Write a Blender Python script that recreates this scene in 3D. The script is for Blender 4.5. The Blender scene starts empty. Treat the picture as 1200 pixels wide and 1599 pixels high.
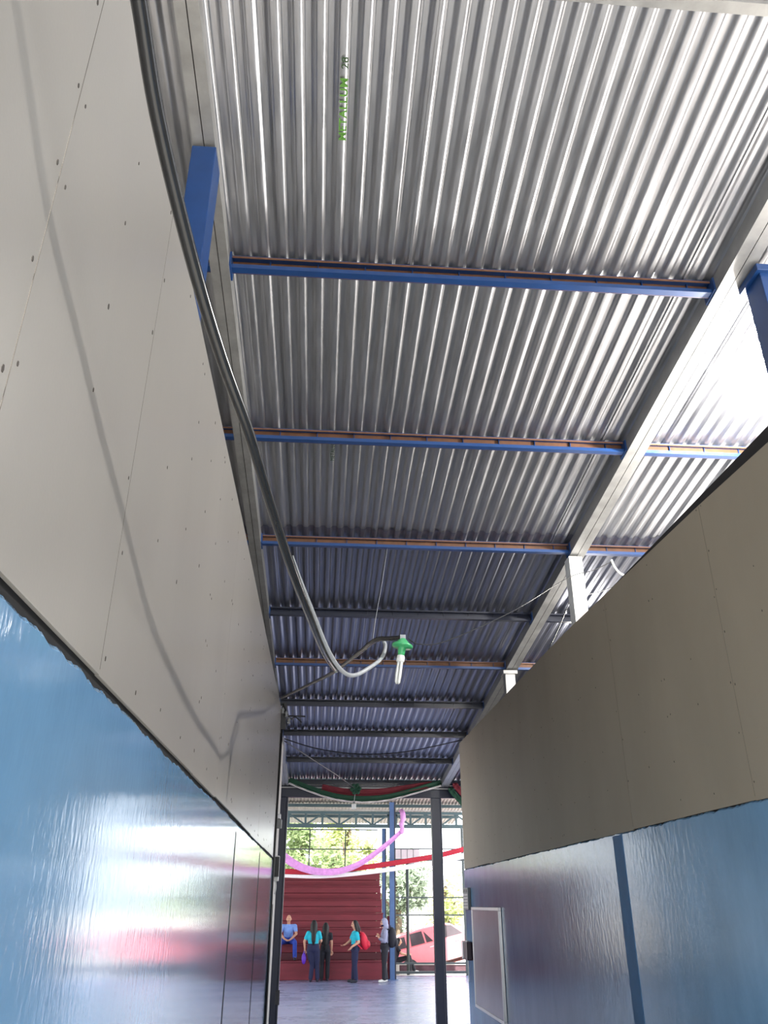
import bpy, math, random
from mathutils import Vector, Matrix, noise
random.seed(7)
sc = bpy.context.scene
col = sc.collection

# ------------------------------------------------------------------ camera
cam_d = bpy.data.cameras.new('camera'); cam = bpy.data.objects.new('camera', cam_d); col.objects.link(cam)
cam_d.sensor_fit = 'VERTICAL'; cam_d.sensor_height = 36.0; cam_d.lens = 36.0*1240/1599; cam_d.clip_start = .05; cam_d.clip_end = 600
PITCH, YAW = math.radians(26.287), math.radians(4.259)
fw = Vector((math.sin(YAW)*math.cos(PITCH), math.cos(YAW)*math.cos(PITCH), math.sin(PITCH)))
rt = Vector((math.cos(YAW), -math.sin(YAW), 0)); up = rt.cross(fw)
M = Matrix((rt, up, -fw)).transposed().to_4x4(); M.translation = (0, 0, 2.05)
cam.matrix_world = M
sc.camera = cam

# ------------------------------------------------------------------ light
w = bpy.data.worlds.new('sky'); sc.world = w; w.use_nodes = True
bg = w.node_tree.nodes['Background']; bg.inputs[0].default_value = (.90, .945, 1, 1); bg.inputs[1].default_value = 4.2
def add_light(name, kind, energy, loc, color=(1, 1, 1), **kw):
    d = bpy.data.lights.new(name, kind); d.energy = energy; d.color = color
    for k, v in kw.items(): setattr(d, k, v)
    o = bpy.data.objects.new(name, d); o.location = loc; col.objects.link(o); return o
sun = add_light('sun', 'SUN', 20.0, (0, -20, 30), (1, .95, .88), angle=math.radians(.6))
_d = Vector((.0, math.cos(math.radians(50)), -math.sin(math.radians(50))))   # from behind the viewer, high
sun.rotation_euler = _d.to_track_quat('-Z', 'Y').to_euler()
bulb = add_light('unseen_light', 'POINT', 490, (3.3, 4.8, 5.3), (1, .96, .90), shadow_soft_size=.06)   # unseen point light added to cast the cable shadow on the left boards
fill_light = add_light('unseen_light', 'POINT', 120, (3.4, 9.6, 4.98), (1, .95, .88), shadow_soft_size=.30)   # second unseen light, added to brighten the far left boards
vs = sc.view_settings; vs.view_transform = 'Standard'; vs.look = 'None'; vs.exposure = -.06; vs.gamma = 1.0; vs.use_curve_mapping = False

# ------------------------------------------------------------------ materials
def lin(c):
    return tuple((x/255/12.92 if x/255 <= .04045 else ((x/255+.055)/1.055)**2.4) for x in c) + (1,)
def mat(name, rgb, rough=.6, metal=0, var=.12, scale=6, stretch=(1, 1, 1), bump=0, bscale=60, bstretch=(1, 1, 1), spec=.5, rgb2=None, rvar=0, trans=0, coat=0):
    m = bpy.data.materials.new(name); m.use_nodes = True
    nt = m.node_tree; N = nt.nodes; Lk = nt.links; b = N['Principled BSDF']
    tc = N.new('ShaderNodeTexCoord'); mp = N.new('ShaderNodeMapping'); mp.inputs['Scale'].default_value = stretch
    Lk.new(tc.outputs['Object'], mp.inputs[0])
    nz = N.new('ShaderNodeTexNoise'); nz.inputs['Scale'].default_value = scale; nz.inputs['Detail'].default_value = 6; nz.inputs['Roughness'].default_value = .6
    Lk.new(mp.outputs[0], nz.inputs[0])
    c = lin(rgb); c2 = lin(rgb2) if rgb2 else tuple(min(1, x*(1+var)) for x in c[:3])+(1,)
    c1 = c if rgb2 else tuple(x*(1-var) for x in c[:3])+(1,)
    rp = N.new('ShaderNodeValToRGB'); rp.color_ramp.elements[0].position = .34; rp.color_ramp.elements[1].position = .66
    rp.color_ramp.elements[0].color = c1; rp.color_ramp.elements[1].color = c2
    Lk.new(nz.outputs['Fac'], rp.inputs[0]); Lk.new(rp.outputs[0], b.inputs['Base Color'])
    b.inputs['Roughness'].default_value = rough; b.inputs['Metallic'].default_value = metal; b.inputs['Specular IOR Level'].default_value = spec
    if coat: b.inputs['Coat Weight'].default_value = coat; b.inputs['Coat Roughness'].default_value = .12
    if rvar:
        mr = N.new('ShaderNodeMapRange'); mr.inputs[3].default_value = rough-rvar; mr.inputs[4].default_value = rough+rvar
        mr.inputs[1].default_value = .3; mr.inputs[2].default_value = .7
        Lk.new(nz.outputs['Fac'], mr.inputs[0]); Lk.new(mr.outputs[0], b.inputs['Roughness'])
    if bump:
        mp2 = N.new('ShaderNodeMapping'); mp2.inputs['Scale'].default_value = bstretch; Lk.new(tc.outputs['Object'], mp2.inputs[0])
        n2 = N.new('ShaderNodeTexNoise'); n2.inputs['Scale'].default_value = bscale; n2.inputs['Detail'].default_value = 4
        Lk.new(mp2.outputs[0], n2.inputs[0])
        bp = N.new('ShaderNodeBump'); bp.inputs['Strength'].default_value = bump; bp.inputs['Distance'].default_value = .01
        Lk.new(n2.outputs['Fac'], bp.inputs['Height']); Lk.new(bp.outputs[0], b.inputs['Normal'])
    if trans:
        b.inputs['Transmission Weight'].default_value = 0
        tr = N.new('ShaderNodeBsdfTranslucent'); mx = N.new('ShaderNodeMixShader'); mx.inputs[0].default_value = trans
        Lk.new(rp.outputs[0], tr.inputs[0]); Lk.new(b.outputs[0], mx.inputs[1]); Lk.new(tr.outputs[0], mx.inputs[2])
        Lk.new(mx.outputs[0], N['Material Output'].inputs[0])
    return m
MT = {
 'block_l': mat('gloss_blue_paint', (108, 152, 190), .10, var=.10, scale=1.5, bump=.10, bscale=16, bstretch=(1, 2.4, .8), spec=.95, coat=.35),
 'block_r': mat('blue_paint', (96, 138, 172), .17, var=.14, scale=1.6, stretch=(1, 1.6, .7), bump=.18, bscale=14, bstretch=(1, 1.6, .8), spec=.5),
 'pilaster': mat('darker_blue_paint', (66, 110, 152), .6, var=.08, bump=.15, bscale=30),
 'board': mat('fibre_cement', (152, 147, 140), .28, var=.06, scale=1.1, stretch=(1, .8, .35), bump=.03, bscale=90, spec=.7),
 'board_r': mat('fibre_cement_dull', (150, 140, 124), .6, var=.07, scale=1.1, stretch=(1, .8, .35), bump=.05, bscale=90, spec=.3),
 'jointgrey': mat('joint_line_grey', (104, 98, 90), .8),  # thin grey line along the board joints
 'gap': mat('dark_gap', (34, 32, 32), .9),
 'nail': mat('nail_stain', (62, 56, 50), .7),
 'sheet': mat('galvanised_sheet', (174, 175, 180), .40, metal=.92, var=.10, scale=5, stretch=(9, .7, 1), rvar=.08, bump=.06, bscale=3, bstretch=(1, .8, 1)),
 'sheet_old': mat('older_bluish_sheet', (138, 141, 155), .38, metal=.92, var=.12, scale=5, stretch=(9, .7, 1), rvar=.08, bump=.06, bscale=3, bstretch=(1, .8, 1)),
 'sheet_hall': mat('weathered_hall_sheet', (120, 119, 118), .5, metal=.85, var=.15, scale=4, stretch=(9, .7, 1), rvar=.08),
 'galv': mat('galvanised_steel', (150, 150, 150), .45, metal=.55, var=.14, scale=7, rvar=.08),
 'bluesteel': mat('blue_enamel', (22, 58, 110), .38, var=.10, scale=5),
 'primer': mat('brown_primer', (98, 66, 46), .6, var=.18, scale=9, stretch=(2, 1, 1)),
 'darkblue': mat('dark_blue_enamel_and_shade', (13, 20, 40), .35, var=.10),
 'colblue': mat('column_blue', (62, 92, 136), .4, var=.10),
 'truss': mat('green_grey_enamel', (58, 80, 84), .45, var=.1),
 'bar': mat('grey_bar', (70, 78, 78), .5, var=.1),
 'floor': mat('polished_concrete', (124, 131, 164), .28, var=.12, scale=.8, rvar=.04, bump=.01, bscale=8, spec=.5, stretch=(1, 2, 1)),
 'floor_c': mat('worn_concrete', (186, 183, 177), .4, var=.12, scale=1.2),
 'ground': mat('sunlit_concrete', (212, 206, 197), .8, var=.10, scale=.5),
 'red': mat('red_painted_plank', (116, 36, 48), .6, var=.16, scale=2.2, stretch=(.6, 1, 3), bump=.05, bscale=20),
 'reddark': mat('dark_red_riser', (84, 30, 40), .5, var=.15, scale=2),
 'black': mat('black_plastic', (28, 28, 30), .45, var=.1),
 'pipe': mat('dark_conduit', (40, 41, 43), .2, var=.1, scale=20),
 'greycable': mat('grey_cable', (168, 172, 176), .4, var=.08, scale=20),
 'white': mat('white_plastic', (225, 226, 224), .4, var=.03),
 'paleglass': mat('lamp_tube', (232, 234, 232), .2, var=.02),
 'green': mat('green_plastic', (70, 170, 110), .3, var=.05),
 'jamb': mat('pale_render', (186, 182, 174), .7, var=.08, scale=3),
 'alu': mat('aluminium', (190, 190, 192), .35, metal=.7, var=.05),
 'boardface': mat('dull_board_face', (176, 170, 178), .22, var=.05, scale=2),
 'plaque': mat('grey_plaque', (120, 122, 124), .5, var=.08),
 'maroon': mat('dark_maroon_case', (66, 44, 52), .4, var=.06),
 'bunt_g': mat('green_fabric', (14, 64, 44), .7, var=.1, scale=15),
 'bunt_r': mat('red_fabric', (170, 26, 48), .7, var=.1, scale=15),
 'bunt_rd': mat('dark_red_fabric', (104, 18, 34), .7, var=.1, scale=15),
 'bunt_w': mat('white_fabric', (228, 222, 224), .7, var=.04, scale=15),
 'pink': mat('pink_fabric', (216, 150, 212), .6, var=.1, scale=12),
 'skin': mat('skin', (196, 146, 120), .55, var=.05),
 'hair': mat('black_hair', (11, 9, 10), .65, var=.2, scale=40, stretch=(3, 3, .4)),
 'grayhair': mat('grey_hair', (120, 112, 108), .6, var=.2, scale=40),
 'turq': mat('turquoise_polo', (20, 170, 190), .75, var=.07, scale=12),
 'navy': mat('navy_cloth', (22, 26, 62), .8, var=.12, scale=12),
 'jeans': mat('blue_jeans', (44, 72, 170), .8, var=.12, scale=12),
 'shirtblue': mat('light_blue_shirt', (116, 150, 214), .75, var=.08, scale=10),
 'blackcloth': mat('black_cloth', (24, 24, 34), .8, var=.1, scale=12),
 'hood': mat('grey_hoodie', (140, 142, 166), .85, var=.1, scale=12),
 'shoewhite': mat('white_shoe', (214, 212, 206), .5, var=.06),
 'shoedark': mat('dark_shoe', (40, 42, 52), .5, var=.06),
 'redbag': mat('red_bag', (206, 30, 58), .6, var=.1, scale=9),
 'purple': mat('purple_bag', (88, 34, 168), .5, var=.1, scale=9),
 'eye': mat('eye_dark', (30, 24, 22), .2),
 'lips': mat('lips', (150, 84, 80), .5),
 'car': mat('sunlit_red_car_paint', (228, 122, 130), .25, var=.04, coat=.6),  # paler than the red itself: strong daylight put into the colour
 'glass': mat('car_window_glass', (70, 62, 66), .1, var=.1),
 'tyre': mat('tyre_rubber', (36, 34, 36), .8),
 'wall_low': mat('dark_low_wall', (56, 40, 44), .9, rgb2=(104, 72, 82), scale=1.6),
 'bark': mat('bark', (96, 84, 70), .9, var=.2, scale=8, bump=.3, bscale=12),
 'leaf': mat('leaf_green', (128, 146, 100), .55, var=.3, scale=.9, trans=.4),
 'leaf2': mat('leaf_yellow_green', (168, 178, 118), .55, var=.3, scale=.9, trans=.45),
 'leaf3': mat('leaf_grey_green', (136, 150, 130), .55, var=.3, scale=.9, trans=.4),
 'panel': mat('pale_panel', (214, 200, 204), .5, var=.05),
 'print': mat('green_print', (96, 150, 62), .6, var=.2, scale=40),
 'printdark': mat('dark_green_print', (62, 84, 58), .6, var=.2, scale=40),
}

# ------------------------------------------------------------------ mesh helpers
class MB:
    def __init__(s): s.v = []; s.f = []; s.m = []; s.smooth = []
    def add(s, vs_, fs, mi=0, sm=False):
        o = len(s.v); s.v += [tuple(p) for p in vs_]
        for f in fs: s.f.append([i+o for i in f]); s.m.append(mi); s.smooth.append(sm)
        return s
    def hexa(s, p, mi=0):   # 8 corners: bottom 4 (ccw), top 4
        return s.add(p, [(0, 3, 2, 1), (4, 5, 6, 7), (0, 1, 5, 4), (1, 2, 6, 5), (2, 3, 7, 6), (3, 0, 4, 7)], mi)
    def box(s, x0, x1, y0, y1, z0, z1, mi=0):
        return s.hexa([(x0, y0, z0), (x1, y0, z0), (x1, y1, z0), (x0, y1, z0), (x0, y0, z1), (x1, y0, z1), (x1, y1, z1), (x0, y1, z1)], mi)
    def sbox(s, x0, x1, y0, y1, za, zb, mi=0):   # box running along y whose bottom/top follow functions of y
        return s.hexa([(x0, y0, za(y0)), (x1, y0, za(y0)), (x1, y1, za(y1)), (x0, y1, za(y1)), (x0, y0, zb(y0)), (x1, y0, zb(y0)), (x1, y1, zb(y1)), (x0, y1, zb(y1))], mi)
    def bar(s, a, b, w_, h_, mi=0, upv=(0, 0, 1)):
        a, b = Vector(a), Vector(b); d = (b-a).normalized(); u = Vector(upv)
        if abs(d.dot(u)) > .98: u = Vector((0, 1, 0))
        r = d.cross(u).normalized()*w_/2; u = r.cross(d).normalized()*h_/2
        return s.hexa([a-r-u, a+r-u, b+r-u, b-r-u, a-r+u, a+r+u, b+r+u, b-r+u], mi)
    def tube(s, pts, r, seg=8, mi=0, cap=True):
        pts = [Vector(p) for p in pts]; n = len(pts); rr = r if isinstance(r, (list, tuple)) else [r]*n
        d0 = (pts[1]-pts[0]).normalized(); u = d0.orthogonal().normalized(); rings = []
        for i, p in enumerate(pts):
            d = (pts[min(i+1, n-1)]-pts[max(i-1, 0)]).normalized()
            u = (u-d*u.dot(d)).normalized(); q = d.cross(u)
            rings.append([p+(u*math.cos(t)+q*math.sin(t))*rr[i] for t in [2*math.pi*k/seg for k in range(seg)]])
        vv = [p for R in rings for p in R]; ff = []
        for i in range(n-1):
            for k in range(seg):
                a, b = i*seg+k, i*seg+(k+1) % seg; ff.append((a, b, b+seg, a+seg))
        if cap: ff += [tuple(range(seg))[::-1], tuple(range((n-1)*seg, n*seg))]
        return s.add(vv, ff, mi, True)
    def lathe(s, prof, c=(0, 0, 0), axis='z', seg=16, mi=0, sm=True):
        vv = []; ff = []
        for (r, h) in prof:
            for k in range(seg):
                t = 2*math.pi*k/seg; a, b = r*math.cos(t), r*math.sin(t)
                p = {'z': (a, b, h), 'y': (a, h, b), 'x': (h, a, b)}[axis]
                vv.append((p[0]+c[0], p[1]+c[1], p[2]+c[2]))
        for i in range(len(prof)-1):
            for k in range(seg):
                a, b = i*seg+k, i*seg+(k+1) % seg; ff.append((a, b, b+seg, a+seg))
        ff += [tuple(range(seg))[::-1], tuple(range((len(prof)-1)*seg, len(prof)*seg))]
        return s.add(vv, ff, mi, sm)
    def ell(s, c, r, su=10, sv=7, mi=0, rot=None):
        vv = []; ff = []
        for j in range(sv+1):
            ph = -math.pi/2+math.pi*j/sv
            for k in range(su):
                t = 2*math.pi*k/su
                p = Vector((r[0]*math.cos(ph)*math.cos(t), r[1]*math.cos(ph)*math.sin(t), r[2]*math.sin(ph)))
                if rot: p = rot @ p
                vv.append(p+Vector(c))
        for j in range(sv):
            for k in range(su):
                a, b = j*su+k, j*su+(k+1) % su; ff.append((a, b, b+su, a+su))
        return s.add(vv, ff, mi, True)
    def prism(s, poly, y0, y1, mi=0, mi_side=None):   # polygon in xz extruded along y
        n = len(poly); vv = [(x, y0, z) for x, z in poly]+[(x, y1, z) for x, z in poly]
        s.add(vv, [tuple(range(n)), tuple(range(n, 2*n))[::-1]], mi)
        s.add(vv, [((i+1) % n, i, i+n, (i+1) % n+n) for i in range(n)], mi if mi_side is None else mi_side)
        return s
    def build(s, name, mats, parent=None, bevel=0):
        me = bpy.data.meshes.new(name); me.from_pydata(s.v, [], s.f)
        if not isinstance(mats, (list, tuple)): mats = [mats]
        for m in mats: me.materials.append(MT[m])
        for p, mi, sm in zip(me.polygons, s.m, s.smooth): p.material_index = mi; p.use_smooth = sm
        me.validate(); me.update()
        o = bpy.data.objects.new(name, me); col.objects.link(o)
        if parent is not None: o.parent = parent
        if bevel:
            b = o.modifiers.new('bevel', 'BEVEL'); b.width = bevel; b.segments = 2; b.limit_method = 'ANGLE'
        return o
def thing(name, label, cat, loc=(0, 0, 0), rz=0, group=None):
    o = bpy.data.objects.new(name, None); o.empty_display_size = .1; col.objects.link(o); o.location = loc; o.rotation_euler = (0, 0, rz)
    return tag(o, label, cat, group)
def tag(o, label, cat, group=None):
    o['label'] = label; o['category'] = cat
    if group: o['group'] = group
    return o
def struct(o): o['kind'] = 'structure'; return o
def spline(pts, n=8):
    P = [Vector(p) for p in pts]; out = []
    for i in range(len(P)-1):
        a, b, c, d = P[max(i-1, 0)], P[i], P[i+1], P[min(i+2, len(P)-1)]
        for k in range(n):
            t = k/n
            out.append(.5*((2*b)+(c-a)*t+(2*a-5*b+4*c-d)*t*t+(3*b-a-3*c+d)*t**3))
    return out+[P[-1]]
def lerp(tab, x):
    if x <= tab[0][0]: return tab[0][1]
    for (a, u), (b, v) in zip(tab, tab[1:]):
        if x <= b: return u+(v-u)*(x-a)/(b-a)
    return tab[-1][1]

# ------------------------------------------------------------------ setting: floor, ground
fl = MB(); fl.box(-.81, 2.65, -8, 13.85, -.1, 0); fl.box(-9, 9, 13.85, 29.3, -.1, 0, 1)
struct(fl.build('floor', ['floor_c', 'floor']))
gd = MB(); gd.add([(-150, -90, -.1), (150, -90, -.1), (150, 260, -.1), (-150, 260, -.1)], [(0, 1, 2, 3)])
struct(gd.build('ground', 'ground'))

# ------------------------------------------------------------------ left and right walls
PW = .975
def block_wall(name, xf, xb, y0, y1, z1, amp, m, seed):   # block wall with a broken top edge
    b = MB(); n = int((y1-y0)/.018); vv = []; ff = []
    for i in range(n+1):
        y = y0+(y1-y0)*i/n
        h = z1+amp*noise.noise((y*3.1, seed, 0))*.9+amp*1.1*noise.noise((y*13, seed, 4))+amp*.6*noise.noise((y*37, seed, 9))
        vv += [(xf, y, 0), (xf, y, h-.012), (xf+(xb-xf)*.06, y, h), (xb, y, h), (xb, y, 0)]
    for i in range(n):
        for k in range(4):
            a = i*5+k; ff.append((a, a+5, a+6, a+1))
    b.add(vv, ff); b.add([vv[k] for k in range(5)], [(0, 1, 2, 3, 4)]); b.add(vv[-5:], [(4, 3, 2, 1, 0)])
    return struct(b.build(name, m))
TOPL = [(-3, 4.50), (1.6, 4.54), (2.8, 4.57), (6.1, 4.66), (12.45, 4.75)]
TOPR = [(-3, 4.36), (3.67, 4.39), (4.69, 4.45), (7.8, 4.57), (14.6, 4.66)]
def boards(wall, y0, y1, xf, sgn, zlow, top, m, ph):
    ys = [y0]; k = math.ceil((y0-ph)/PW)
    while ph+k*PW < y1-.05:
        if ph+k*PW > y0+.1: ys.append(ph+k*PW)
        k += 1
    ys.append(y1); nails = MB()
    for a, b in zip(ys, ys[1:]):
        p = MB(); g = .0002; off = random.uniform(0, .0005)*sgn; zl = zlow+random.uniform(-.008, .008)
        p.sbox(min(xf+off, xf+off+.012*sgn), max(xf+off, xf+off+.012*sgn), a+g, b-g, lambda y: zl, lambda y: lerp(top, y))
        p.build('fibre_board', m, wall)
        if any(abs(b-q) < .02 for q in ((1.375, 2.35) if sgn < 0 else (4.58, 6.53))): MB().sbox(min(xf-.0006*sgn, xf+.004*sgn), max(xf-.0006*sgn, xf+.004*sgn), b-.0008, b+.0008, lambda y: zlow+.02, lambda y: lerp(top, y)-.01).build('joint_strip', 'jointgrey', wall)
        for yy in (a+.03, (a+b)/2, b-.03):
            zz = zl+.09
            while zz < lerp(top, yy)-.03:
                y_, z_ = yy+random.uniform(-.012, .012), zz+random.uniform(-.03, .03)
                if random.random() < .55:
                    r = random.uniform(.005, .008) if sgn < 0 else random.uniform(.004, .007); x_ = xf+off-.0015*sgn
                    q = [(x_, y_+r*.7*math.cos(t), z_+r*1.3*math.sin(t)) for t in [k*math.pi/3 for k in range(6)]]
                    nails.add(q+[(xf+off+.002*sgn, p_[1], p_[2]) for p_ in q], [tuple(range(6))]+[(i, (i+1) % 6, (i+1) % 6+6, i+6) for i in range(6)])
                zz += .29
    o = nails.build('screw_heads', 'nail', wall); o['kind'] = 'stuff'
    g = MB(); g.sbox(min(xf+.016*sgn, xf+.06*sgn), max(xf+.016*sgn, xf+.06*sgn), y0+.02, y1-.01, lambda y: 2.45, lambda y: lerp(top, y)-.02); g.build('backing_strip', 'gap', wall)

wl = block_wall('wall_left', -.66, -.81, -8, 12.42, 2.622, .010, 'block_l', 1.3)
boards(wl, -8, 12.42, -.662, -1, 2.648, TOPL, 'board', .40)
for yv in (6.75, 9.6):
    MB().box(-.664, -.657, yv-.012, yv+.012, 0, 2.56).build('vertical_joint', 'gap', wl)
wr = block_wall('wall_right', 2.45, 2.65, -8, 14.60, 2.575, .008, 'block_r', 7.7)
boards(wr, -8, 14.60, 2.452, 1, 2.578, TOPR, 'board_r', .68)
MB().box(2.4465, 2.46, 6.80, 7.02, 0, 2.56).build('pilaster', 'pilaster', wr)
# end of the left wall: pale jamb beyond the boards
jm = MB(); jm.box(-.86, -.70, 12.42, 14.50, 0, 4.55); struct(jm.build('trim_1', 'jamb'))

# unseen outer walls, added to block light from both sides, and the cross walls that close them towards the hall
ow = MB(); ow.sbox(-2.42, -2.27, -8, 13.7, lambda y: 0, lambda y: 4.36-.105*(y-17.5)); struct(ow.build('wall_outer_left', 'jamb'))
ow = MB(); ow.sbox(4.10, 4.25, 8.6, 14.44, lambda y: 0, lambda y: 4.36-.105*(y-17.5)); struct(ow.build('wall_outer_right', 'jamb'))
ow = MB(); ow.box(-9, -.86, 13.70, 13.85, 0, 4.72); struct(ow.build('wall_hall_left', 'jamb'))
ow = MB(); ow.box(2.66, 4.25, 14.44, 14.59, 0, 4.62); struct(ow.build('wall_hall_right', 'jamb'))
# ------------------------------------------------------------------ corridor roof
S = -.105
def zb(y): return 4.286+S*(y-17.5)
SH = .105                                     # sheets lie this far above the underside of the purlins
ceil_ = struct(bpy.data.objects.new('ceiling', None)); col.objects.link(ceil_)
def prof(u):                                  # one rib, u in 0..1, 0 = low flat
    t = math.cos(2*math.pi*u); return .024*(.5-.5*max(-1, min(1, 1.9*t)))
def corrugated(x0, x1, y0, y1, zf, pitch=.11625, seg=12, ny=14, dz=0, wob=.004, lip=0):
    nx = int(round((x1-x0)/pitch*seg)); b = MB(); vv = []; ff = []; sd = random.uniform(0, 90)
    for j in range(ny+1):
        y = y0+(y1-y0)*j/ny
        for i in range(nx+1):
            x = x0+(x1-x0)*i/nx; u = i/seg
            vv.append((x+wob*.5*noise.noise((u*.7, y*.8, sd)), y, zf(y)+dz+prof(u % 1)+wob*noise.noise((x*1.5, y*.9, sd+5))))
    for j in range(ny):
        for i in range(nx):
            a = j*(nx+1)+i; ff.append((a, a+nx+1, a+nx+2, a+1))
    b.add(vv, ff, 0, True)
    if lip:                                   # turned-up side edges of the lower sheet at a lap
        for i in (0, nx):
            e = [vv[j*(nx+1)+i] for j in range(ny+1)]; m_ = ny+1
            b.add(e+[(p[0], p[1], p[2]+lip) for p in e], [(k, k+1, k+1+m_, k+m_) for k in range(ny)])
    return b
seams = [-2.33+.93*k for k in range(8)]
sheets = {}
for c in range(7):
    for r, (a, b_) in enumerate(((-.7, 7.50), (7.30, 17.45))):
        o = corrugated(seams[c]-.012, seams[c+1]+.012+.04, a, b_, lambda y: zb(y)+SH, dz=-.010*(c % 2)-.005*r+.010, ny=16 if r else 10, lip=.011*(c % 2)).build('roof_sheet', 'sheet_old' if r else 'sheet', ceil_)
        sheets[c, r] = o
PY = [-.6, .80, 2.23, 3.98, 5.75, 7.50, 9.19, 10.80, 12.48, 14.04, 15.74, 17.45]
RL, RR = (-.82, -.70), (2.50, 2.66)
def purlin(x0, x1, y, mi):
    b = MB(); z = zb(y); h = .10; t = .004; f = .055
    b.box(x0, x1, y-t, y, z, z+h, 1)                         # web, brown inside
    b.box(x0, x1, y, y+.003, z, z+h, 0)
    b.box(x0, x1, y-f, y-t, z, z+t, 0); b.box(x0, x1, y-f, y-t, z+h-t, z+h, 0)
    b.box(x0, x1, y-f, y-f+t, z+t, z+.030, 0)                # lower lip
    b.box(x0, x1, y-f, y-f+t, z+h-.018, z+h-t, 1)
    x = x0+.25
    while x < x1-.1:                                         # made-up cross ties, standing for reflections in the web
        b.box(x, x+.006, y-.02, y-t, z+t, z+h-t, 0); x += .31
    return b.build('purlin', mi, ceil_)
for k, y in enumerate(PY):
    mi = ['galv', 'galv'] if k < 3 else (['darkblue', 'darkblue'] if k in (6, 8, 9, 10, 11) else ['bluesteel', 'primer'])  # near-black on the far purlins stands for the shade there
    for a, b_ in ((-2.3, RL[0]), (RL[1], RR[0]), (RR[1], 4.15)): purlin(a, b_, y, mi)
for (x0, x1) in (RL, RR):
    xm = (x0+x1)/2; b = MB()
    b.sbox(x0, xm-.003, -.7, 17.55, lambda y: zb(y)-.025, lambda y: zb(y)+SH-.006); b.sbox(xm+.003, x1, -.7, 17.55, lambda y: zb(y)-.025, lambda y: zb(y)+SH-.006)
    b.sbox(xm-.003, xm+.003, -.7, 17.55, lambda y: zb(y)-.018, lambda y: zb(y)+SH-.006, 1)
    b.build('rafter', ['galv', 'gap'], ceil_)
    for y in PY[3:-1]:                                        # blue joint plates
        xx = (x1, x1+.012) if x0 < 0 else (x0-.012, x0)
        MB().sbox(xx[0], xx[1], y-.09, y+.05, lambda q: zb(q)-.012, lambda q: zb(q)+.09).build('joint_plate', 'bluesteel', ceil_)
def channel_post(x0, x1, y0, y1, z0, z1, m, open_='y', cap=None):
    b = MB(); t = .008
    if open_ == 'y':
        b.box(x0, x1, y1-t, y1, z0, z1); b.box(x0, x0+t, y0, y1-t, z0, z1); b.box(x1-t, x1, y0, y1-t, z0, z1)
        b.box(x0+t, x0+.03, y0, y0+t, z0, z1); b.box(x1-.03, x1-t, y0, y0+t, z0, z1)
    else:
        b.box(x0, x1, y0, y1, z0, z1)
    if cap: b.box(x0-.03, x1+.03, y0-.03, y1+.03, z1-.05, z1)
    return b.build('stub_post', m, ceil_, bevel=.004)
channel_post(-.82, -.69, 3.06, 3.24, 4.52, zb(3.24)-.03, 'bluesteel', 'b')
channel_post(2.665, 2.86, 3.66, 3.84, 0, zb(3.8)-.03, 'bluesteel', 'b', True)
channel_post(2.48, 2.62, 7.44, 7.60, 4.50, zb(7.6)-.03, 'white', 'b')
channel_post(2.48, 2.62, 10.70, 10.84, 4.55, zb(10.8)-.03, 'galv', 'b', True)
# printed lettering on the sheets (part of the sheet)
def text(s, size, m, origin, parent, stretch=1.0, depth=.0004, name='printed_lettering', bold=.0):
    cu = bpy.data.curves.new('lettering', 'FONT'); cu.body = s; cu.size = size; cu.extrude = depth; cu.offset = bold; cu.space_character = 1.08
    t = bpy.data.objects.new('lettering', cu); col.objects.link(t)
    dg = bpy.context.evaluated_depsgraph_get(); me = bpy.data.meshes.new_from_object(t.evaluated_get(dg))
    bpy.data.objects.remove(t); bpy.data.curves.remove(cu)
    # text x runs towards -y (down the slope's upward side), text y towards -x, facing down
    X = Vector((0, -1, -S)).normalized(); Y = Vector((-1, 0, 0)); Z = X.cross(Y)
    for v in me.vertices:
        p = v.co.copy(); v.co = Vector(origin)+X*p.x*stretch+Y*p.y+Z*p.z
    me.materials.clear(); me.materials.append(MT[m])
    o = bpy.data.objects.new(name, me); col.objects.link(o); o.parent = parent; return o
xs = -.005
text('METALLUM', .056, 'print', (xs+.018, 3.09, zb(3.09)+SH-.002), sheets[2, 0], 1.2, bold=.0016)
text('28', .050, 'printdark', (xs+.018, 2.69, zb(2.69)+SH-.002), sheets[2, 0], 1.2, bold=.001)
text('METALLUM 28', .050, 'printdark', (xs+.018, 6.14, zb(6.14)+SH-.002), sheets[2, 0], 1.2)

# ------------------------------------------------------------------ portal frame at the end of the corridor
pf = thing('portal_frame', 'dark blue steel portal frame of two posts and a header at the corridor end', 'frame', (0, 17.5, 0))
def P(b, name, m, parent, bevel=0, y=17.5):
    b.v = [(x, yy-y, z) for x, yy, z in b.v]; return b.build(name, m, parent, bevel)
for (x0, x1) in ((-.845, -.685), (2.29, 2.50)):
    b = MB(); b.box(x0, x1-.035, 17.42, 17.58, 0, 4.04); b.box(x1-.035, x1, 17.435, 17.565, 0, 4.04)
    P(b, 'post', 'darkblue', pf, .006)
    P(MB().box(x0-.05, x1+.05, 17.36, 17.64, 0, .012), 'base_plate', 'darkblue', pf)
b = MB(); b.box(-3.2, 4.3, 17.42, 17.58, 4.04, 4.20); P(b, 'header_beam', 'darkblue', pf, .006)
P(MB().box(-.735, -.66, 17.37, 17.42, .37, .61), 'lock_box', 'black', pf, .008)
P(MB().box(-3.2, 4.3, 17.45, 17.56, 4.20, zb(17.5)), 'fascia', 'darkblue', pf)
P(MB().box(-3.2, 4.3, 17.40, 17.44, 4.215, 4.235), 'light_flange', 'galv', pf)

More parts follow.
